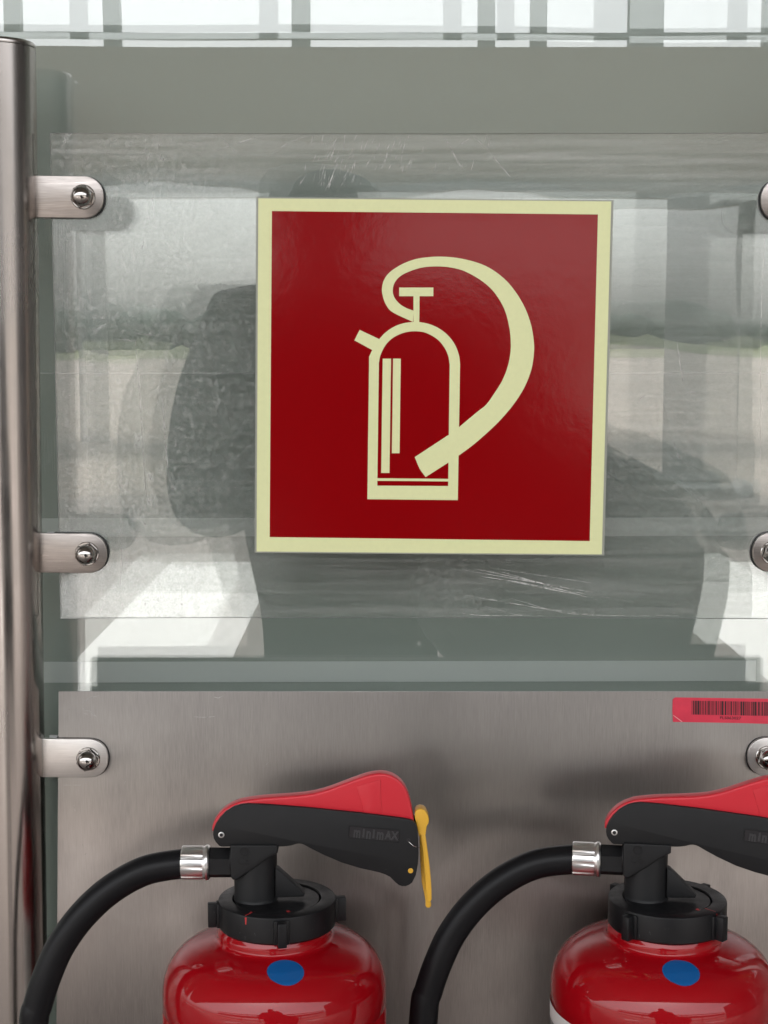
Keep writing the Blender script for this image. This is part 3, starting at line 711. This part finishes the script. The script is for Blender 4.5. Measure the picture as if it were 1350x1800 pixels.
    for chr_, wd, sx, sy in (('m', 0.0080, 0.80, 1.32), ('I', 0.0034, 1.0, 1.0), ('n', 0.0056, 0.86, 1.32), ('I', 0.0034, 1.0, 1.0), ('m', 0.0080, 0.80, 1.32), ('A', 0.0058, 0.72, 1.0), ('X', 0.0056, 0.74, 1.0)):
        text('letter', chr_, 0.0094, M['letter'], front, Matrix.Translation((cxp, YC-0.0002, czp)) @ Matrix.Rotation(R(90), 4, 'X') @ Matrix.Rotation(R(-5.4), 4, 'Z') @ Matrix.Translation((xo + wd/2, -0.0003, 0)) @ Matrix.Diagonal((1, sy, 1, 1)), 0.0004, 0.0003, sx)
        xo += wd - 0.0004
    # sealing wire and yellow safety pull tag
    w0 = at(718, 1478, YC-0.0005); w1 = at(727, 1487, YC-0.0022); w2 = at(738, 1490.5, YA-0.010)
    lathe('wire_hole', [(0.0001, 0.0002), (0.0017, 0.0002), (0.0017, -0.0005)], 20, (w0[0], YC, w0[1]), M['ink'], t, axis='Y')
    tube('seal_wire', catmull([(w0[0], YC+0.001, w0[1]), (w0[0]+0.0006, YC-0.0010, w0[1]-0.0008), (w1[0], YC-0.0022, w1[1]), (w2[0], YA-0.010, w2[1])], 6), 0.00034, M['wire'], t, 8)
    hd = Z3([(968, 165), (975, 130), (1000, 102), (1040, 92), (1085, 100), (1115, 125), (1130, 155), (1150, 200), (1157, 240), (1150, 280), (1127, 320), (1118, 380), (1110, 437), (1040, 432), (1025, 462), (1012, 400), (1000, 330), (984, 260), (970, 205)])
    YT = YA - 0.008
    tg = prism('pull_tag', [at(*p, YT) for p in hd], YT, YA+0.006, M['yellow'], t, bev=0.0010, seg=3, smooth=40)
    fs = Z3([(1042, 430), (1110, 430), (1125, 540), (1140, 650), (1155, 760), (1165, 850), (1180, 1000), (1190, 1150), (1193, 1285), (1182, 1308), (1160, 1318), (1138, 1308), (1128, 1290), (1115, 1150), (1090, 850), (1065, 600)])
    prism('tag_strip', [at(*p, YT) for p in fs], YT+0.0008, YT+0.0040, M['yellow'], tg, bev=0.0008, smooth=40)
    rs_ = Z3([(1030, 440), (1062, 440), (1085, 800), (1130, 1150), (1182, 1330), (1186, 1365), (1170, 1392), (1146, 1398), (1122, 1390), (1110, 1368), (1108, 1290), (1060, 1060), (1040, 800)])
    prism('tag_strip', [at(*p, YA+0.001) for p in rs_], YA+0.001, YA+0.0045, M['yellow'], tg, bev=0.0008, smooth=40)
    return t

e1 = make_extinguisher(-90+8, [(-117, 0.0345, 0.0486, 0.0016), (-70, 0.031, 0.0365, 0.0022)], -0.5585, 150, 214)
tag(e1, 'left red fire extinguisher with black hose and yellow pull tag', 'fire extinguisher', 'fire extinguishers in front of the plate')
e2 = make_extinguisher(-90+52.4, [(-44, 0.031, 0.0355, 0.0026), (-38, 0.0365, 0.0475, 0.0007)], -0.5425, 128, 223, 0.0120)
tag(e2, 'right red fire extinguisher, its handle cut off by the picture edge', 'fire extinguisher', 'fire extinguishers in front of the plate')
e2.location.x += at(1173, 1577, YA)[0] - AXX
e2.rotation_euler.z = R(-8.4)

# ------------------------------------------------------------------ photographer, seen only as a dim reflection in the glass
def person():
    t = tag(empty('person', (-0.06, -1.80, GZ)), 'person in dark clothes holding up a phone, dimly reflected in the glass', 'person')
    J = {}
    bm = bmesh.new(); lay = bm.verts.layers.skin.verify()
    def v(n, p, r):
        J[n] = bm.verts.new(p); J[n][lay].radius = r if isinstance(r, tuple) else (r, r); return J[n]
    def chain(*ns):
        for a, b in zip(ns, ns[1:]): bm.edges.new((J[a], J[b]))
    px, py = -0.07, -1.82
    v('pelvis', (px, py, -0.52), (0.27, 0.16)); J['pelvis'][lay].use_root = True
    v('waist', (px, py, -0.34), (0.26, 0.16)); v('chest', (px-0.005, py+0.01, -0.13), (0.25, 0.16)); v('top', (px-0.01, py+0.02, 0.05), (0.17, 0.12))
    v('neck', (px-0.02, py+0.03, 0.12), 0.066); v('jaw', (px-0.03, py+0.06, 0.19), (0.088, 0.092)); v('skull', (px-0.035, py+0.05, 0.28), (0.10, 0.11)); v('crown', (px-0.035, py+0.04, 0.35), (0.075, 0.085))
    chain('pelvis', 'waist', 'chest', 'top', 'neck', 'jaw', 'skull', 'crown')
    for s, n, ex, ez in ((-1, 'l', -0.29, -0.34), (1, 'r', 0.33, -0.32)):
        v('sh'+n, (px + s*0.225, py+0.02, 0.035), 0.10); v('ua'+n, (px + s*0.275, py+0.05, -0.12), 0.105); v('el'+n, (px + ex, py+0.12, ez), 0.10)
        v('fa'+n, (px*0.5 + ex*0.75, py+0.24, ez+0.06), 0.065); v('wr'+n, (s*0.10, -1.43, -0.045), 0.03); v('ha'+n, (s*0.082, -1.415, -0.015), (0.022, 0.035))
        chain('top', 'sh'+n, 'ua'+n, 'el'+n, 'fa'+n, 'wr'+n, 'ha'+n)
        for f in range(4):
            a = v('f%d%s' % (f, n), (s*0.076, -1.406, 0.012 - 0.016*f), 0.009); b = v('g%d%s' % (f, n), (s*0.062, -1.401, 0.014 - 0.016*f), 0.008)
            chain('ha'+n, 'f%d%s' % (f, n), 'g%d%s' % (f, n))
        v('th'+n, (s*0.080, -1.42, 0.025), 0.010); v('tt'+n, (s*0.066, -1.424, 0.040), 0.009); chain('ha'+n, 'th'+n, 'tt'+n)
        v('hip'+n, (px + s*0.10, py, -0.60), 0.10); v('kn'+n, (px + s*0.12, py+0.01, -1.0), 0.065); v('an'+n, (px + s*0.13, py-0.02, -1.42), 0.045); v('to'+n, (px + s*0.15, py+0.15, -1.462), (0.045, 0.032))
        chain('pelvis', 'hip'+n, 'kn'+n, 'an'+n, 'to'+n)
    me = bpy.data.meshes.new('body'); bm.to_mesh(me); bm.free()
    o = bpy.data.objects.new('body', me); C.objects.link(o); me.materials.append(M['cloth'])
    o.modifiers.new('skin', 'SKIN').use_smooth_shade = True
    s = o.modifiers.new('sub', 'SUBSURF'); s.levels = 2; s.render_levels = 2
    o.parent = t; o.location = -t.location
    ph = box('phone', -0.072, 0.072, -1.396, -1.388, -0.036, 0.036, M['phone'], None, bev=0.003)
    tag(ph, 'dark phone held up by the reflected person', 'phone')
person()

# bulky soft bag hanging at the person's side, with strap, also only a reflection
bag = tag(empty('shoulder_bag', (0.40, -1.78, -0.80)), 'creased dark shoulder bag, reflected faintly right of the sign', 'bag')
bm = bmesh.new(); bmesh.ops.create_icosphere(bm, subdivisions=5, radius=1.0)
for v in bm.verts:
    d = v.co.normalized()
    q = [math.copysign(abs(c)**0.5, c) for c in d]
    k = abs(noise.noise(Vector((d.x*2.2 + d.z*5.5, d.y*2.0, d.z*1.5)))) ; k2 = abs(noise.noise(Vector((d.x*6 - d.z*3, d.y*4, d.z*7 + 4))))
    f = 1 - 0.16*math.exp(-(k/0.06)**2) - 0.06*math.exp(-(k2/0.05)**2)
    v.co = Vector((0.38 + 0.30*q[0]*f + 0.06*q[2], -1.74 + 0.15*q[1]*f, -0.48 + 0.28*q[2]*f - 0.15*q[0]))
fin('pouch', bm, M['bagcloth'], bag, 80)
tube('strap', catmull([(0.20, -1.70, -0.24), (0.17, -1.72, -0.10), (0.12, -1.76, 0.10), (0.08, -1.86, 0.11), (0.16, -1.92, -0.06), (0.26, -1.86, -0.28)], 8), 0.012, M['cloth'], bag, 10)
